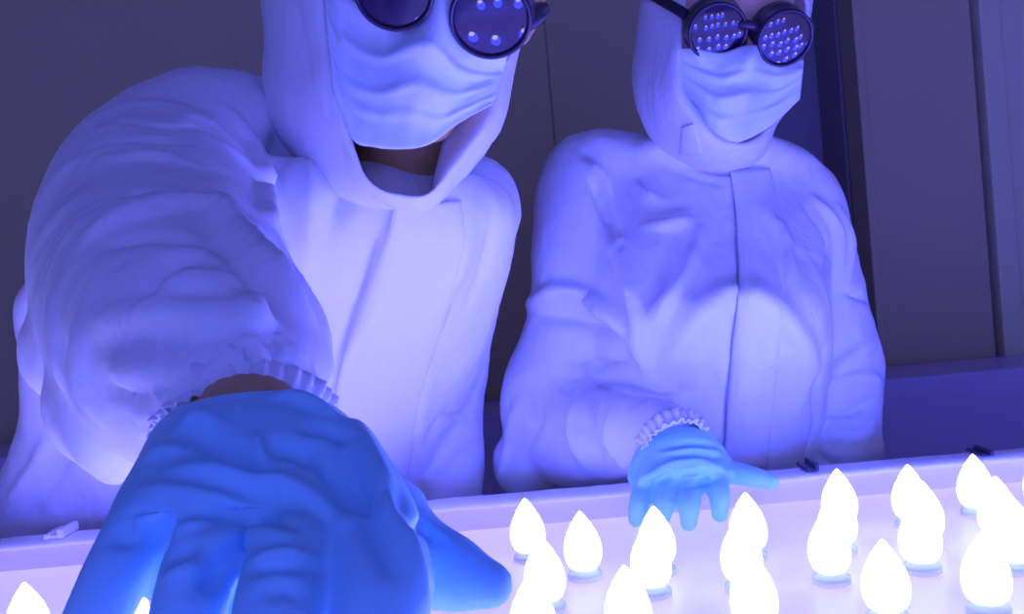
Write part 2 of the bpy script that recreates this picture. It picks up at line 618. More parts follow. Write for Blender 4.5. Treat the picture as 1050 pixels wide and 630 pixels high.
def mask_obj(parent, tree, top, bottom, off, pleats, loops, name='face_mask', nu=60, nv=46, bulge=0.006):
    """top/bottom: pixel polylines left->right; surface laid on the face by rays, pushed out"""
    T = cr(np.array(top, float), nu); B = cr(np.array(bottom, float), nu)
    G = np.zeros((nv, nu, 3)); D = np.full((nv, nu), np.nan)
    for i in range(nv):
        for j in range(nu):
            v = i / (nv - 1)
            x, y = T[j] * (1 - v) + B[j] * v
            h = cast(tree, x, y)
            G[i, j, :2] = (x, y)
            if h is not None:
                D[i, j] = (h[0] - CC).dot(FW)
    # fill misses from neighbours, then smooth: cloth bridges the hollows
    for _ in range(200):
        bad = np.isnan(D)
        if not bad.any():
            break
        Dp = np.pad(D, 1, constant_values=np.nan)
        st = np.stack([Dp[:-2, 1:-1], Dp[2:, 1:-1], Dp[1:-1, :-2], Dp[1:-1, 2:]])
        with np.errstate(all='ignore'):
            m = np.nanmean(st, 0)
        D[bad] = m[bad] + 0.0007
    D = np.minimum(D, D.min() + 0.062)
    for _ in range(14):
        Dp = np.pad(D, 1, mode='edge')
        D = np.minimum(D, 0.25 * (Dp[:-2, 1:-1] + Dp[2:, 1:-1] + Dp[1:-1, :-2] + Dp[1:-1, 2:]))
        Dp = np.pad(D, 1, mode='edge')
        D = 0.5 * D + 0.125 * (Dp[:-2, 1:-1] + Dp[2:, 1:-1] + Dp[1:-1, :-2] + Dp[1:-1, 2:])
    VV = np.zeros((nv, nu, 3))
    for i in range(nv):
        for j in range(nu):
            u, v = j / (nu - 1), i / (nv - 1)
            d = D[i, j] - off - bulge * math.sin(PI * u) * math.sin(PI * v) ** 0.7
            for c, w, a, sl in pleats:                # pleat: centre v, width, height, slope with u
                t = (v - c - sl * (u - 0.5)) / w
                edge = min(1, 5 * u, 5 * (1 - u))
                if -1 < t < 1:
                    d -= a * edge * (0.5 + 0.5 * math.cos(PI * t)) * (1.0 if t < 0 else 0.75)
            d -= 0.0022 * noise.noise(Vector((u * 5, v * 5, off * 900))) + 0.0012 * noise.noise(Vector((u * 13, v * 9, off * 500)))
            VV[i, j] = P(G[i, j, 0], G[i, j, 1], d)
    V, Fc = grid(VV)
    mo = thick(V, Fc, 0.0016, name, parent, MT['mask'])
    for pts in loops:
        link('ear_loop', mesh_from('ear_loop', *ptube(pts, n=8)), MT['loop'], mo)
    return mo


def goggles(parent, lens, ax, R, wires, strap, shields, squash=1.0, dip=0.0):
    """lens: [(px,py,d,radius_m)] round cups; ax: head axes"""
    rx, ry, rz = ax
    fr = []
    g = bpy.data.objects.new
    n = 48
    th = np.linspace(0, 2 * PI, n, endpoint=False)
    lens_data = []
    for (px, py, d, r, lx) in lens:
        c = P(px, py, d)
        z = nrm(rz + rx * lx - ry * dip)
        x = nrm(rx - z * rx.dot(z)); y = np.cross(z, x)
        lens_data.append((c, x, y, z, r))
        def ring(k, h):
            return c + z * h + k * r * (np.outer(np.cos(th), x) + np.outer(np.sin(th) * squash, y))
        # cup: hollow ring with a bead around the lens
        fr.append(loft([ring(0.93, -0.001), ring(0.95, 0.003), ring(1.0, 0.0045), ring(1.05, 0.003), ring(1.07, -0.002), ring(1.05, -0.010), ring(1.10, -0.018), ring(1.13, -0.026), ring(1.05, -0.026), ring(0.98, -0.012), ring(0.93, -0.001)], cap=False))
    for w in wires:
        fr.append(ptube(w, n=14))
    for s in shields:
        fr.append(ptube(s, n=14))
    V, Fc = merge(fr)
    go = link('goggles', mesh_from('goggles', V, Fc), MT['goggle'], parent)
    for c, x, y, z, r in lens_data:
        rings = []
        for k in np.linspace(0.965, 0.02, 16):
            h = math.sqrt(R * R - (k * r) ** 2) - math.sqrt(R * R - r * r)
            rings.append(c + z * (h + 0.0005) + k * r * (np.outer(np.cos(th), x) + np.outer(np.sin(th) * squash, y)))
        rings.insert(0, c - z * 0.004 + 0.965 * r * (np.outer(np.cos(th), x) + np.outer(np.sin(th) * squash, y)))
        o = link('lens', mesh_from('lens', *loft(rings)), MT['lens'], go)
    for s in strap:
        link('strap', mesh_from('strap', *ptube(s, n=12, flat=0.3, flatdir=-FW)), MT['strap'], go)
    return go


def hood_obj(parent, loops, n=96, name='hood', rim=None, wr=None):
    """loops: closed pixel+depth loops from inside the face opening outwards to the back"""
    L = [crc(l, n) for l in loops]
    W = [np.array([P(*p) for p in l]) for l in L]
    m = (len(W) - 1) * 7 + 1
    A = np.array(W)
    out = np.zeros((m, n, 3))
    for j in range(n):
        out[:, j] = cr(A[:, j], m)
    for i in range(1, m):
        for j in range(n):
            p = Vector(out[i, j])
            k = 0.0035 * noise.noise(p * 16) + 0.0016 * noise.noise(p * 42 + Vector((3, 1, 2)))
            c = out[i].mean(0)
            out[i, j] += nrm(out[i, j] - c) * k * min(1, i / 6)
    V, Fc = loft(list(out), cap=False)
    Fc.append(tuple((m - 1) * n + j for j in range(n)))
    return thick(V, Fc, 0.0022, name, parent, MT['suit'])


def cuff_obj(parent, c, axis, r, length, side, waves=30, name='elastic_cuff', flat=1.0, amp=0.0035):
    """gathered elastic ring"""
    a = nrm(side - axis * side.dot(axis)); b = np.cross(axis, a)
    n = 220
    th = np.linspace(0, 2 * PI, n, endpoint=False)
    rings = []
    for t, rr, am in [(-1.1, 0.97, 0.0), (-0.7, 1.08, 0.9), (-0.35, 1.06, 1.0), (0.0, 1.0, 0.35), (0.2, 0.98, 0.25), (0.5, 1.03, 0.9), (0.7, 1.05, 1.1), (0.7, 1.0, 1.1), (0.3, 0.93, 0.3), (-0.3, 0.92, 0.1)]:
        rad = r * rr + amp * am * (np.sin(th * waves + 0.7 * np.sin(th * 5)) + 0.4 * np.sin(th * waves * 0.5 + 1))
        rings.append(c + axis * (t * length) + np.outer(np.cos(th) * rad * flat, a) + np.outer(np.sin(th) * rad, b))
    return link(name, mesh_from(name, *loft(rings, cap=False)), MT['elastic'], parent)


def strip_obj(parent, tree, left, right, lift, name='zip_flap', n=60, c=14, wedge=True, m=None):
    """flap lying on the garment between two pixel polylines; raised along its left edge"""
    A = cr(np.array(left, float), n); B = cr(np.array(right, float), n)
    G = np.zeros((n, c, 3))
    for i in range(n):
        last = None
        for j in range(c):
            t = j / (c - 1)
            x, y = A[i] * (1 - t) + B[i] * t
            h = cast(tree, x, y)
            d = (h[0] - CC).dot(FW) if h is not None else last
            if d is None:
                d = 1.0
            last = d
            prof = (1 - t) ** 0.5 - (0.5 if j == c - 1 else 0.0) if wedge else math.sin(PI * min(max(t, 0.03), 0.97)) ** 0.3
            G[i, j] = P(x, y, d - lift * prof + 0.0012 * noise.noise(Vector((i * 0.15, j * 0.3, 5))))
    for _ in range(3):
        G[1:-1] = 0.5 * G[1:-1] + 0.25 * (G[:-2] + G[2:])
    V, Fc = grid(G)
    return thick(V, Fc, 0.002, name, parent, m or MT['suit_trim'])


def relaxed_hand(c, axis, side, back, sgn):
    """five-fingered relaxed hand: list of closed parts. axis towards the fingertips, side towards the thumb"""
    L = lambda a, s, b: c + axis * a + side * s + back * b
    parts = []
    rings = [sring(L(a, 0, 0), side * w, back * t, n=24, e=2.3) for a, w, t in [(-0.035, 0.031, 0.024), (0, 0.033, 0.022), (0.03, 0.040, 0.018), (0.065, 0.044, 0.016), (0.09, 0.042, 0.014)]]
    parts.append(loft(rings))
    for s, ln, r in [(0.031, 0.070, 0.0095), (0.010, 0.078, 0.0100), (-0.011, 0.072, 0.0095), (-0.031, 0.056, 0.0085)]:
        parts.append(tube([(*L(0.075, s, 0), r), (*L(0.09 + ln * 0.42, s * 1.06, -0.006), r), (*L(0.09 + ln * 0.75, s * 1.06, -0.02), r * 0.92), (*L(0.088 + ln * 0.95, s * 1.05, -0.036), r * 0.8)], n=12))
    parts.append(tube([(*L(0.012, 0.026, -0.004), 0.014), (*L(0.045, 0.052, -0.014), 0.0115), (*L(0.075, 0.062, -0.024), 0.0105), (*L(0.098, 0.062, -0.032), 0.0085)], n=12))
    return parts


def pix_palm(rows, back):
    """rows: (lx,ly,rx,ry,d,half thickness)"""
    q = cr(np.array(rows, float), (len(rows) - 1) * 5 + 1)
    rings = []
    for lx, ly, rx, ry, d, t in q:
        L, R = P(lx, ly, d), P(rx, ry, d)
        s = (R - L) / 2
        b = nrm(back - nrm(s) * back.dot(nrm(s)))
        rings.append(sring((L + R) / 2, s, b * t, n=40, e=2.2))
    return loft(rings)


LEG = lambda x, y, z0: tube([(x, y, z0, 0.10), (x, y, 0.55, 0.085), (x, y + 0.01, 0.25, 0.075), (x, y + 0.01, 0.09, 0.06)], n=24)
FOOT = lambda x, y: tube([(x, y + 0.04, 0.05, 0.05), (x, y - 0.06, 0.046, 0.046), (x, y - 0.14, 0.04, 0.04)], n=20)

# ================================================================== left person (reaches towards us)
p1root = P(260, 560, 1.32); 
p1 = empty('person', (p1root[0], p1root[1], 0), 'left-hand person in a hooded white coverall reaching one big gloved hand over the tray', 'person', 'people in protective suits')
hipx, hipy = p1root[0], p1root[1]
arm1 = [(325, 190, 1.10, 0.075), (225, 155, 1.04, 0.086), (168, 198, 0.95, 0.096), (166, 258, 0.82, 0.098), (178, 312, 0.70, 0.089),
        (198, 348, 0.61, 0.079), (224, 372, 0.56, 0.066), (241, 396, 0.530, 0.053), (249, 425, 0.522, 0.0445)]
tors1 = [(325, 195, 470, 208, 1.08, 0.07), (225, 168, 512, 192, 1.05, 0.115), (150, 215, 530, 225, 1.04, 0.13), (36, 296, 520, 285, 1.09, 0.135),
         (34, 365, 498, 350, 1.16, 0.135), (28, 440, 474, 415, 1.22, 0.13), (0, 500, 452, 480, 1.275, 0.13), (-20, 560, 440, 540, 1.31, 0.13), (-10, 640, 430, 620, 1.34, 0.14)]
c1 = [torso(tors1), ptube([(296, 138, 1.07, 0.062), (345, 175, 1.09, 0.062), (440, 215, 1.10, 0.06)], n=28), ptube(arm1, n=40, end=0.12),
      ball(118, 415, 0.63, 0.043), ball(85, 360, 0.70, 0.04),
      ptube([(478, 215, 1.10, 0.062), (462, 300, 1.20, 0.06), (455, 400, 1.27, 0.052), (462, 470, 1.25, 0.043), (464, 520, 1.24, 0.037)])]
for s in (-1, 1):
    c1 += [LEG(hipx + s * 0.12, hipy + 0.04, 0.85), FOOT(hipx + s * 0.12, hipy + 0.02)]
suit1 = voxel(c1, 0.0055, 8, 'coverall')
F1 = [(-5, 5, [(163, 202), (185, 206), (206, 207)]), (-2.5, 5, [(128, 203), (158, 200)]),
      (5, 9, [(95, 245), (150, 222), (205, 215), (245, 236)]), (-3, 7, [(110, 255), (160, 246), (215, 252)]),
      (6, 8, [(215, 212), (262, 262), (308, 322)]), (-4, 7, [(205, 232), (250, 285), (290, 330)]),
      (-4.5, 7, [(152, 318), (158, 300), (168, 284), (192, 270), (218, 278)]), (4, 8, [(170, 310), (190, 296), (228, 292)]),
      (4, 8, [(112, 332), (170, 325), (250, 330)]), (-4, 8, [(105, 352), (160, 348), (220, 352)]), (4.5, 7, [(262, 308), (256, 345)]),
      (-5, 8, [(64, 352), (76, 380), (84, 402)]), (4, 7, [(86, 340), (92, 395), (112, 432)]), (3.5, 6, [(60, 300), (58, 340), (66, 395)]),
      (3, 8, [(120, 375), (150, 385), (172, 378)]), (-3, 6, [(110, 395), (140, 402), (165, 396)]),
      (-2.5, 5, [(125, 127), (178, 133), (200, 132)]), (-3, 6, [(112, 148), (150, 146), (185, 150)]), (3, 7, [(105, 165), (160, 162), (200, 172)]),
      (-8, 15, [(290, 130), (284, 165), (289, 205), (287, 265)]), (7, 10, [(238, 122), (262, 172), (277, 242)]), (6, 10, [(318, 170), (320, 215), (314, 290)]),
      (-8, 11, [(330, 140), (350, 190), (340, 232)]), (-6, 9, [(392, 240), (376, 295), (352, 362)]),
      (6, 10, [(72, 440), (100, 466), (130, 490)]), (-5, 9, [(76, 462), (48, 505), (22, 546)]), (5, 10, [(55, 445), (30, 490), (8, 522)]),
      (4, 12, [(480, 215), (470, 270), (440, 330)]), (-3.5, 9, [(505, 215), (497, 265), (480, 310)]), (3, 12, [(440, 380), (430, 440), (440, 490)]),
      (-4, 7, [(420, 268), (432, 258), (446, 262)]), (-6, 7, [(472, 425), (450, 432), (436, 452)]), (4, 9, [(485, 440), (462, 462), (440, 490)])]
for gx, gy, ex, ey in [(236, 352, 240, 384), (248, 348, 250, 384), (260, 344, 261, 384), (273, 342, 272, 383), (286, 346, 284, 386), (297, 352, 295, 388), (307, 360, 305, 392), (318, 372, 313, 398),
                       (222, 358, 228, 386), (207, 368, 216, 390), (192, 372, 204, 396), (176, 384, 192, 404), (160, 398, 182, 412), (150, 418, 172, 420), (142, 440, 164, 432)]:
    F1.append((2.6, 2.6, [(gx, gy), ((gx + ex) / 2, (gy + ey) / 2), (ex, ey)]))
    F1.append((-2.0, 2.2, [(gx + 6, gy), ((gx + ex) / 2 + 6, (gy + ey) / 2), (ex + 5, ey)]))
folds(suit1, F1, 1.9, 0.85)
crumple(suit1, [(4.0, 9, (1, 1, 1)), (2.0, 22, (1, 1, 0.6)), (0.8, 48, (1, 1, 0.8))], 1.0)
suit1o = link('coverall', suit1, MT['suit'], p1)
tr1 = bvh(suit1)

AX1 = axes(14, 24, 4)
hc1 = P(452, 0, 0.80) - AX1[2] * 0.082
b1 = head_mesh(hc1, *AX1)
b1 += [tube([(*(hc1 - AX1[2] * 0.03 - AX1[1] * 0.03), 0.056), (*(hc1 - AX1[2] * 0.035 - AX1[1] * 0.10), 0.055), (*P(400, 222, 1.005), 0.056)], n=28),
       torso([(270, 190, 480, 200, 1.06, 0.07), (210, 240, 490, 240, 1.075, 0.07), (130, 330, 480, 330, 1.13, 0.08), (70, 440, 440, 430, 1.23, 0.10), (40, 560, 410, 550, 1.31, 0.1)]),
       ptube([(330, 180, 1.08, 0.055), (225, 160, 1.04, 0.06), (170, 210, 0.95, 0.055), (175, 270, 0.83, 0.05), (190, 330, 0.70, 0.045), (224, 388, 0.56, 0.040), (249, 424, 0.52, 0.0355), (256, 450, 0.475, 0.030)]),
       ptube([(478, 215, 1.10, 0.05), (462, 300, 1.20, 0.045), (455, 400, 1.27, 0.04), (462, 470, 1.25, 0.033), (464, 530, 1.24, 0.028)])]
for s in (-1, 1):
    b1.append(tube([(hipx + s * 0.1, hipy + 0.04, 0.9, 0.09), (hipx + s * 0.12, hipy + 0.04, 0.5, 0.06), (hipx + s * 0.12, hipy + 0.05, 0.1, 0.04), (hipx + s * 0.12, hipy - 0.05, 0.06, 0.03)]))
body1 = voxel(b1, 0.0035, 4, 'body')
link('body', body1, MT['skin_a'], p1)
face1 = voxel(head_mesh(hc1, *AX1)[:1], 0.006, 10, 'tmpface')
ftree1 = bvh(body1)
mask_obj(p1, ftree1,
         [(330, -30), (350, -8), (395, 12), (448, -14), (482, 24), (505, 46), (520, 58)],
         [(341, 92), (361, 142), (384, 151), (414, 153), (440, 148), (468, 128), (506, 106)], 0.014,
         [(0.36, 0.07, 0.006, 0.10), (0.6, 0.06, 0.004, -0.06), (0.78, 0.06, 0.003, 0.1)],
         [[(331, -10, 0.845, 0.0018), (322, -20, 0.88, 0.0018), (312, -30, 0.91, 0.0018)], [(518, 64, 0.86, 0.0018), (526, 50, 0.90, 0.0018), (530, 30, 0.93, 0.0018)]])
bpy.data.meshes.remove(face1)
goggles(p1, [(404, -9, 0.762, 0.0300, 0.05), (503, 19, 0.778, 0.0315, 0.07)], AX1, 0.36,
        [[(438, -26, 0.795, 0.006), (452, -20, 0.785, 0.006), (468, -14, 0.795, 0.006)]],
        [[(362, -30, 0.83, 0.006), (330, -42, 0.86, 0.006), (300, -50, 0.95, 0.006), (330, -60, 1.04, 0.005), (420, -40, 1.08, 0.005)],
         [(545, 14, 0.83, 0.006), (556, 10, 0.88, 0.006), (552, 0, 0.97, 0.006), (510, -30, 1.05, 0.005), (430, -40, 1.08, 0.005)]],
        [[(530, 22, 0.808, 0.012), (545, 16, 0.83, 0.011), (556, 10, 0.85, 0.007)], [(378, -24, 0.80, 0.012), (355, -30, 0.83, 0.010)]], dip=0.20)
op1 = [(440, -68, .752), (370, -56, .785), (333, -25, .83), (331, 30, .84), (340, 95, .85), (357, 150, .865), (376, 186, .87), (408, 199, .865), (440, 200, .86), (464, 172, .865), (499, 125, .875), (515, 75, .89), (527, 20, .90), (533, -35, .88), (500, -54, .785)]
in1 = [(440, -60, .775), (379, -46, .81), (346, -15, .89), (345, 30, .90), (350, 90, .91), (362, 150, .89), (377, 195, .885), (406, 213, .885), (437, 213, .885), (447, 176, .90), (458, 138, .90), (488, 82, .91), (505, 20, .95), (506, -33, .91), (486, -46, .81)]
ou1 = [(415, -170, .92), (315, -135, .92), (272, -40, .92), (272, 30, .93), (280, 95, .94), (308, 160, .95), (352, 204, .93), (402, 217, .92), (441, 214, .92), (472, 184, .93), (510, 133, .95), (525, 80, .965), (538, 20, .98), (548, -40, .97), (515, -140, .94)]
ba1 = [(400, -150, 1.04), (330, -120, 1.05), (295, -40, 1.06), (285, 30, 1.06), (280, 100, 1.06), (300, 150, 1.06), (345, 190, 1.05), (400, 210, 1.04), (440, 205, 1.04), (480, 165, 1.05), (500, 130, 1.06), (510, 78, 1.07), (520, 20, 1.08), (520, -40, 1.08), (480, -120, 1.06)]
bb1 = [(0.6 * x + 0.4 * 400, 0.6 * y + 0.4 * 20, d + 0.06) for x, y, d in ba1]
hood_obj(suit1o, [in1, op1, ou1, ba1, bb1])
strip_obj(suit1o, tr1, [(404, 215), (397, 241), (386, 272), (373, 308), (361, 342), (351, 372), (340, 430), (335, 500)],
          [(475, 205), (480, 241), (475, 272), (465, 308), (455, 342), (445, 372), (430, 430), (420, 500)], 0.010)
wax = nrm(-CU * 0.80 - FW * 0.55 + CR * 0.10)
cuff_obj(suit1o, P(251, 432, 0.513), wax, 0.0440, 0.012, CR, 34, amp=0.0018)

# glove of the reaching hand
back1 = nrm(-FW * 0.60 + CU * 0.80)
g1 = [pix_palm([(178, 454, 338, 420, .502, .025), (166, 461, 354, 434, .482, .029), (155, 465, 370, 448, .452, .031), (137, 495, 393, 480, .425, .029), (114, 532, 402, 522, .40, .026), (106, 556, 425, 565, .382, .022)], back1),
      ptube([(140, 548, .388, .0135), (112, 605, .372, .0128), (84, 675, .374, .0118), (86, 735, .392, .0095)], n=16),
      ptube([(212, 560, .374, .0150), (194, 625, .352, .0138), (180, 700, .355, .0122), (190, 760, .378, .0098)], n=16),
      ptube([(298, 570, .364, .0165), (280, 640, .338, .0150), (268, 730, .342, .0130), (274, 795, .366, .0102)], n=16),
      ptube([(382, 560, .376, .0190), (388, 640, .346, .0170), (384, 735, .346, .0135), (376, 795, .368, .0105)], n=16),
      ptube([(350, 470, .43, .018), (384, 535, .39, .018), (400, 600, .362, .017)], n=16),
      ptube([(385, 520, .440, .019), (422, 568, .430, .0195), (468, 590, .42, .0165), (502, 600, .415, .0105)], n=16),
      ptube([(172, 550, .404, .010), (170, 575, .392, .010), (164, 602, .388, .007)], n=14),
      ptube([(248, 560, .396, .012), (241, 592, .384, .011), (234, 618, .380, .007)], n=14),
      ptube([(338, 560, .388, .014), (332, 610, .366, .013), (328, 680, .366, .009)], n=14),
      ball(412, 522, .445, .0125)]
glove1 = voxel(g1, 0.0021, 5, 'glove')
G1 = [(2.5, 4.5, [(184, 441), (205, 427), (222, 436)]), (-4, 5, [(202, 446), (230, 461), (262, 479), (283, 481)]), (-3, 6, [(270, 458), (300, 460), (340, 470)]),
      (3, 5, [(178, 481), (230, 483), (276, 492), (313, 507), (350, 535)]), (-3.5, 5, [(318, 470), (343, 486), (356, 519)]), (2, 2.5, [(325, 460), (325, 483)]), (2, 2.5, [(264, 446), (268, 468)]),
      (-3, 4, [(216, 411), (252, 404), (288, 405)]), (-3, 4, [(312, 440), (335, 440), (356, 450)]), (3, 4, [(278, 406), (310, 412), (345, 428)]),
      (-3.2, 3.5, [(194, 532), (221, 525), (264, 528), (297, 538)]), (3, 4, [(174, 554), (194, 541), (230, 535), (270, 535)]),
      (-4, 4, [(163, 524), (170, 540), (173, 556)]), (-2.5, 3.5, [(125, 530), (145, 524), (166, 526)]), (-2.5, 3, [(123, 545), (140, 537), (158, 540)]), (-2, 3, [(116, 556), (140, 553)]), (2.5, 4, [(132, 537), (150, 533)]),
      (-2.5, 3, [(183, 548), (220, 537), (258, 533)]), (-2.5, 3.5, [(174, 574), (192, 566), (212, 560)]), (2.2, 4, [(196, 572), (222, 556), (262, 548), (300, 552)]),
      (-4, 4.5, [(204, 604), (220, 590), (234, 574)]), (2, 3, [(172, 590), (190, 586), (208, 582)]), (2.2, 3, [(258, 575), (290, 570), (322, 573)]), (-2, 3, [(256, 583), (290, 579), (330, 582)]),
      (4, 5.5, [(366, 436), (392, 500), (416, 560), (436, 622)]), (-3.5, 5, [(352, 455), (374, 515), (398, 580)]), (-3, 4, [(404, 505), (410, 540)]), (-2.2, 3.5, [(414, 548), (432, 542), (452, 556)]),
      (2, 4, [(150, 500), (190, 505), (240, 508)]), (-2, 4, [(200, 494), (250, 504), (300, 520)]), (-2, 3.5, [(270, 610), (290, 604), (310, 612)]), (2, 4, [(150, 470), (170, 462), (196, 466)])]
folds(glove1, G1, 1.7)
link('glove', glove1, MT['glove'], p1)
cg = P(464, 545, 1.24)
hand_b = voxel(relaxed_hand(cg, np.array([0, 0, -1.0]), np.array([0, -1.0, 0]), np.array([1.0, 0, 0]), 1), 0.003, 3, 'glove')
link('glove', hand_b, MT['glove'], p1)

# ================================================================== right person (further back)
p2root = P(725, 560, 1.36)
p2 = empty('person', (p2root[0], p2root[1], 0), 'right-hand person in a white coverall standing behind the tray, bare forehead above dark goggles', 'person', 'people in protective suits')
hipx, hipy = p2root[0], p2root[1]
tors2 = [(668, 142, 790, 142, 1.35, 0.065), (612, 160, 832, 166, 1.375, 0.092), (580, 185, 845, 195, 1.39, 0.105), (590, 250, 842, 260, 1.335, 0.13), (600, 308, 842, 308, 1.295, 0.150),
         (598, 350, 842, 350, 1.30, 0.145), (595, 400, 838, 395, 1.315, 0.132), (600, 470, 832, 450, 1.33, 0.122), (610, 530, 810, 510, 1.345, 0.125), (610, 620, 815, 600, 1.36, 0.13)]
c2 = [torso(tors2), ptube([(742, 150, 1.365, 0.060), (736, 205, 1.385, 0.078)], n=28),
      ptube([(660, 188, 1.37, 0.066), (604, 184, 1.35, 0.062), (592, 250, 1.31, 0.060), (590, 330, 1.30, 0.062), (568, 415, 1.285, 0.070), (592, 448, 1.23, 0.064), (640, 447, 1.15, 0.050), (672, 446, 1.09, 0.039), (690, 452, 1.058, 0.037)], n=36, end=0.12),
      ptube([(790, 195, 1.37, 0.062), (820, 214, 1.36, 0.058), (836, 285, 1.35, 0.055), (857, 365, 1.34, 0.056), (860, 430, 1.32, 0.055), (856, 470, 1.30, 0.048), (850, 520, 1.29, 0.04)], n=36),
      ball(540, 475, 1.27, 0.045), ball(882, 460, 1.30, 0.03)]
for s in (-1, 1):
    c2 += [LEG(hipx + s * 0.11, hipy + 0.03, 0.85), FOOT(hipx + s * 0.11, hipy + 0.01)]
suit2 = voxel(c2, 0.0055, 8, 'coverall')
F2 = [(7, 8, [(603, 168), (618, 190), (636, 250)]), (-8, 8, [(608, 190), (622, 222), (632, 245)]),
      (6, 8, [(654, 188), (664, 202), (674, 206)]), (6, 8, [(664, 233), (690, 234), (706, 227)]), (-5, 9, [(668, 216), (700, 212)]),
      (-9, 14, [(703, 243), (684, 280), (660, 316)]), (6, 10, [(715, 238), (700, 285), (676, 322)]),
      (6, 9, [(638, 250), (650, 310), (664, 376)]), (-5, 9, [(625, 262), (636, 310), (648, 350)]),
      (8, 11, [(545, 312), (575, 298), (612, 310), (648, 345), (664, 384)]), (-8, 11, [(558, 322), (600, 328), (640, 354)]),
      (-7, 7, [(588, 370), (620, 374), (652, 371)]), (6, 10, [(594, 398), (640, 384), (695, 405)]), (-5, 7, [(655, 414), (680, 406), (700, 397)]),
      (6, 9, [(602, 398), (590, 440), (602, 475)]), (-6, 8, [(614, 408), (606, 440), (616, 468)]), (4, 8, [(630, 420), (626, 450), (640, 478)]),
      (-5, 9, [(545, 390), (552, 430), (540, 460)]), (5, 9, [(530, 420), (525, 460), (515, 495)]),
      (9, 18, [(684, 372), (712, 328), (745, 306), (778, 308), (808, 334), (832, 378)]),
      (6, 9, [(836, 206), (856, 236), (858, 290)]), (-7, 8, [(828, 214), (846, 246), (846, 280)]), (5, 8, [(860, 215), (868, 250), (866, 290)]),
      (-5, 7, [(866, 302), (886, 308)]), (5, 9, [(845, 390), (868, 372), (890, 352)]), (5, 10, [(850, 395), (880, 388), (900, 392)]),
      (-7, 7, [(846, 426), (872, 424), (896, 411)]), (5, 9, [(846, 445), (875, 448), (895, 440)]), (-5, 6, [(836, 462), (848, 474), (866, 478)]),
      (-9, 8, [(842, 360), (835, 400), (836, 432), (826, 472)]),
      (-5, 6, [(752, 180), (757, 250), (757, 310), (748, 400), (744, 480)]), (4, 9, [(775, 215), (800, 240), (812, 285)]), (-4, 8, [(770, 240), (790, 272), (800, 300)]),
      (-5, 6, [(700, 168), (730, 176), (750, 178), (780, 168)]), (-4, 8, [(675, 160), (700, 178), (735, 190)]),
      (3, 6, [(755, 370), (775, 375), (800, 368)]), (-3, 5, [(755, 385), (785, 388)]), (3, 6, [(768, 400), (766, 450)])]
folds(suit2, F2, 2.3, 0.85)
crumple(suit2, [(5.0, 9, (1, 1, 0.8)), (2.4, 20, (1, 1, 0.6)), (0.9, 45, (1, 1, 0.8))], 4.0)
suit2o = link('coverall', suit2, MT['suit'], p2)
tr2 = bvh(suit2)
AX2 = axes(8, 8, 12)
hc2 = P(769, 36, 1.17) - AX2[2] * 0.085
b2 = head_mesh(hc2, *AX2)
b2 += [tube([(*(hc2 - AX2[2] * 0.03 - AX2[1] * 0.04), 0.055), (*(hc2 - AX2[2] * 0.045 - AX2[1] * 0.11), 0.048), (*P(735, 225, 1.385), 0.044)], n=28),
       torso([(665, 222, 785, 225, 1.40, 0.045), (630, 240, 815, 240, 1.36, 0.085), (630, 330, 815, 330, 1.32, 0.1), (630, 440, 810, 430, 1.33, 0.09), (630, 560, 800, 550, 1.34, 0.1)]),
       ptube([(655, 200, 1.38, 0.04), (612, 200, 1.36, 0.04), (598, 260, 1.32, 0.04), (580, 400, 1.30, 0.042), (590, 455, 1.23, 0.04), (640, 456, 1.15, 0.034), (676, 458, 1.09, 0.026), (692, 464, 1.05, 0.02)]),
       ptube([(785, 205, 1.38, 0.04), (814, 225, 1.37, 0.038), (832, 300, 1.36, 0.036), (862, 430, 1.32, 0.038), (854, 530, 1.29, 0.028)])]
for s in (-1, 1):
    b2.append(tube([(hipx + s * 0.1, hipy + 0.03, 0.9, 0.085), (hipx + s * 0.11, hipy + 0.03, 0.5, 0.06), (hipx + s * 0.11, hipy + 0.04, 0.1, 0.04), (hipx + s * 0.11, hipy - 0.05, 0.06, 0.03)]))
body2 = voxel(b2, 0.0035, 4, 'body')
link('body', body2, MT['skin_b'], p2)
ftree2 = bvh(body2)
mask_obj(p2, ftree2,
         [(694, 50), (715, 50), (740, 54), (772, 46), (800, 58), (824, 62)],
         [(690, 92), (712, 123), (730, 142), (746, 148), (770, 141), (794, 126), (820, 102)], 0.013,
         [(0.3, 0.08, 0.005, 0.0), (0.52, 0.08, 0.004, 0.02), (0.74, 0.07, 0.003, 0.0)],
         [[(695, 56, 1.21, 0.0018), (688, 48, 1.24, 0.0018), (680, 40, 1.27, 0.0018)], [(822, 68, 1.22, 0.0018), (822, 60, 1.26, 0.0018), (818, 50, 1.29, 0.0018)]])
goggles(p2, [(736, 33, 1.150, 0.0335, -0.10), (805, 39, 1.143, 0.0323, 0.05)], AX2, 0.26,
        [[(757, 24, 1.15, 0.007), (770, 26, 1.143, 0.006), (784, 28, 1.15, 0.007)]],
        [[(709, 19, 1.175, 0.007), (697, 11, 1.178, 0.007), (683, 3, 1.205, 0.007), (668, -6, 1.242, 0.007), (655, -14, 1.29, 0.007), (650, -22, 1.36, 0.007)],
         [(829, 26, 1.185, 0.006), (828, 20, 1.24, 0.006), (815, 10, 1.33, 0.006), (740, 0, 1.40, 0.005)]],
        [[(716, 26, 1.172, 0.012), (706, 22, 1.195, 0.010)], [(822, 34, 1.172, 0.012), (829, 28, 1.195, 0.008)]], dip=0.40)
op2 = [(768, -34, 1.155), (724, -28, 1.175), (702, -5, 1.20), (695, 45, 1.18), (696, 90, 1.165), (714, 120, 1.165), (732, 140, 1.17), (750, 147, 1.185), (773, 143, 1.20), (797, 122, 1.235), (810, 95, 1.26), (820, 50, 1.265), (829, 3, 1.25), (814, -24, 1.195)]
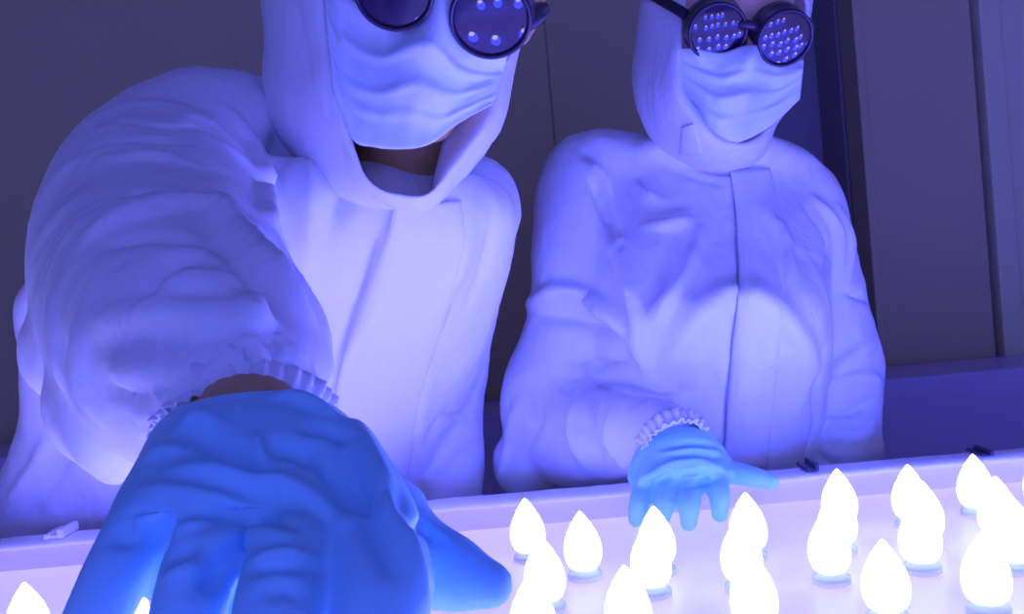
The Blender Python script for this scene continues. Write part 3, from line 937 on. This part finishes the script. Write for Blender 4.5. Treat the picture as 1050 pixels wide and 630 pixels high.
in2 = [(768, -27, 1.19), (729, -22, 1.21), (710, -5, 1.25), (702, 45, 1.26), (699, 90, 1.27), (716, 120, 1.28), (732, 142, 1.28), (750, 146, 1.275), (770, 138, 1.275), (786, 118, 1.28), (798, 95, 1.29), (806, 50, 1.30), (814, 5, 1.29), (804, -18, 1.23)]
ou2 = [(760, -110, 1.27), (690, -85, 1.27), (659, -10, 1.28), (653, 50, 1.29), (652, 100, 1.29), (672, 145, 1.29), (708, 170, 1.28), (748, 176, 1.275), (782, 160, 1.275), (795, 130, 1.29), (808, 105, 1.30), (818, 55, 1.31), (830, 0, 1.31), (818, -60, 1.29)]
ba2 = [(750, -100, 1.37), (700, -80, 1.37), (672, -10, 1.38), (664, 50, 1.38), (662, 100, 1.38), (685, 140, 1.38), (715, 160, 1.37), (748, 165, 1.37), (772, 150, 1.37), (782, 125, 1.38), (792, 100, 1.39), (802, 55, 1.40), (812, 0, 1.40), (800, -55, 1.39)]
bb2 = [(0.6 * x + 0.4 * 740, 0.6 * y + 0.4 * 30, d + 0.06) for x, y, d in ba2]
hood2 = hood_obj(suit2o, [in2, op2, ou2, ba2, bb2])
HT2 = bvh(hood2.data)
strip_obj(hood2, HT2, [(699, 130), (698, 145), (697, 159)], [(711, 127), (717, 142), (720, 158)], 0.004, name='collar_tab', wedge=False, n=16, c=10)
strip_obj(suit2o, tr2, [(749, 176), (755, 220), (758, 270), (757, 310), (751, 360), (746, 420), (742, 485)],
          [(790, 172), (800, 220), (804, 270), (804, 310), (800, 360), (794, 420), (788, 480)], 0.007)
wax2 = nrm(-FW * 0.8 - CU * 0.5 + CR * 0.25)
cuff_obj(suit2o, P(690, 455, 1.052), wax2, 0.0365, 0.013, CR, 26, amp=0.0025)
back2 = nrm(-FW * 0.7 + CU * 0.7)
g2 = [pix_palm([(656, 458, 726, 448, 1.065, .027), (648, 472, 740, 460, 1.05, .031), (643, 490, 750, 475, 1.035, .030), (650, 500, 748, 488, 1.01, .021)], back2),
      ptube([(660, 500, 1.02, .0122), (655, 518, 1.0, .0108), (652, 533, 1.0, .0088)], n=14),
      ptube([(684, 500, 1.01, .0128), (680, 520, .985, .0112), (677, 536, .99, .0090)], n=14),
      ptube([(709, 498, 1.01, .0128), (707, 520, .98, .0112), (706, 537, .985, .0090)], n=14),
      ptube([(735, 492, 1.015, .0128), (738, 512, .99, .0110), (738, 528, .995, .0088)], n=14),
      ptube([(735, 484, 1.04, .0150), (756, 486, 1.02, .0125), (775, 490, 1.00, .0110), (791, 494, .99, .0085)], n=14)]
glove2 = voxel(g2, 0.0028, 4, 'glove')
G2 = [(-3.5, 4, [(682, 461), (708, 456), (732, 457)]), (3, 4, [(676, 466), (706, 462), (736, 464)]), (-3, 4, [(690, 470), (712, 466), (736, 469)]),
      (3, 4, [(662, 491), (683, 478), (712, 473), (736, 478)]), (-3, 4, [(670, 496), (690, 486), (722, 482)]), (2.5, 3.5, [(690, 494), (715, 488), (738, 488)]), (-2.5, 3.5, [(704, 500), (735, 492)]),
      (-3, 4, [(656, 470), (650, 486), (652, 500)])]
folds(glove2, G2, 1.4)
link('glove', glove2, MT['glove'], p2)
cg = P(850, 545, 1.29)
link('glove', voxel(relaxed_hand(cg, np.array([0, 0, -1.0]), np.array([0, -1.0, 0]), np.array([-1.0, 0, 0]), 1), 0.003, 3, 'glove'), MT['glove'], p2)

# bulb labels: count along each row the bulbs that can be seen from the front
bpy.context.view_layer.update()
DG = bpy.context.evaluated_depsgraph_get()
ORIG = {}


def seen(b):
    for dz in (0.058, 0.045, 0.03, 0.02):
        for dx in (-0.010, 0, 0.010):
            p = np.array(b.location) + np.array([dx * (1 if dz < 0.05 else 0.2), 0, dz])
            v = p - CC
            d = v.dot(FW)
            px, py = 525 + F * v.dot(CR) / d, 315 - F * v.dot(CU) / d
            if not (2 < px < 1048 and 2 < py < 628):
                continue
            h = SC.ray_cast(DG, Vector(CC), Vector(nrm(v)))
            if h[0] and h[4] is not None and h[4].parent is not None and h[4].parent.name == b.name:
                return True
    return False


for rn, bs in BULBS.items():
    bs.sort(key=lambda b: b.location.x)
    flags = [seen(b) for b in bs]
    k, u = 0, 0
    for b, f in zip(bs, flags):
        if f:
            b['label'] = f'glowing bulb, {ORD[k]} from the left in sight, {rn}'
            k += 1
        else:
            b['label'] = f'glowing bulb out of sight, {ORD[u]} such, {rn}'
            u += 1

# small dark peg on the back wall
px_, pz_ = xw(38, 246, WY), zw(38, 246, WY)
pg = link('wall_peg', bevelled([box(px_ - 0.010, px_ + 0.010, WY - 0.004, WY, pz_ - 0.005, pz_ + 0.005), box(px_ - 0.013, px_ + 0.004, WY - 0.016, WY - 0.003, pz_ - 0.003, pz_ + 0.003)], 0.0012, 'wall_peg'), MT['dark'], None, False)
tag(pg, 'tiny dark peg on the plain wall beside the reaching person', 'peg')

# ------------------------------------------------------------------ world, view
w = bpy.data.worlds.new('world')
SC.world = w
w.use_nodes = True
w.node_tree.nodes['Background'].inputs[0].default_value = (0.125, 0.155, 0.95, 1)
w.node_tree.nodes['Background'].inputs[1].default_value = 1.7
SC.view_settings.view_transform = 'Standard'
SC.view_settings.look = 'None'
SC.view_settings.exposure = 0
SC.view_settings.gamma = 1
SC.view_settings.use_curve_mapping = False
try:
    SC.cycles.use_denoising = True
    SC.cycles.max_bounces = 8
    SC.cycles.sample_clamp_indirect = 10
except Exception:
    pass
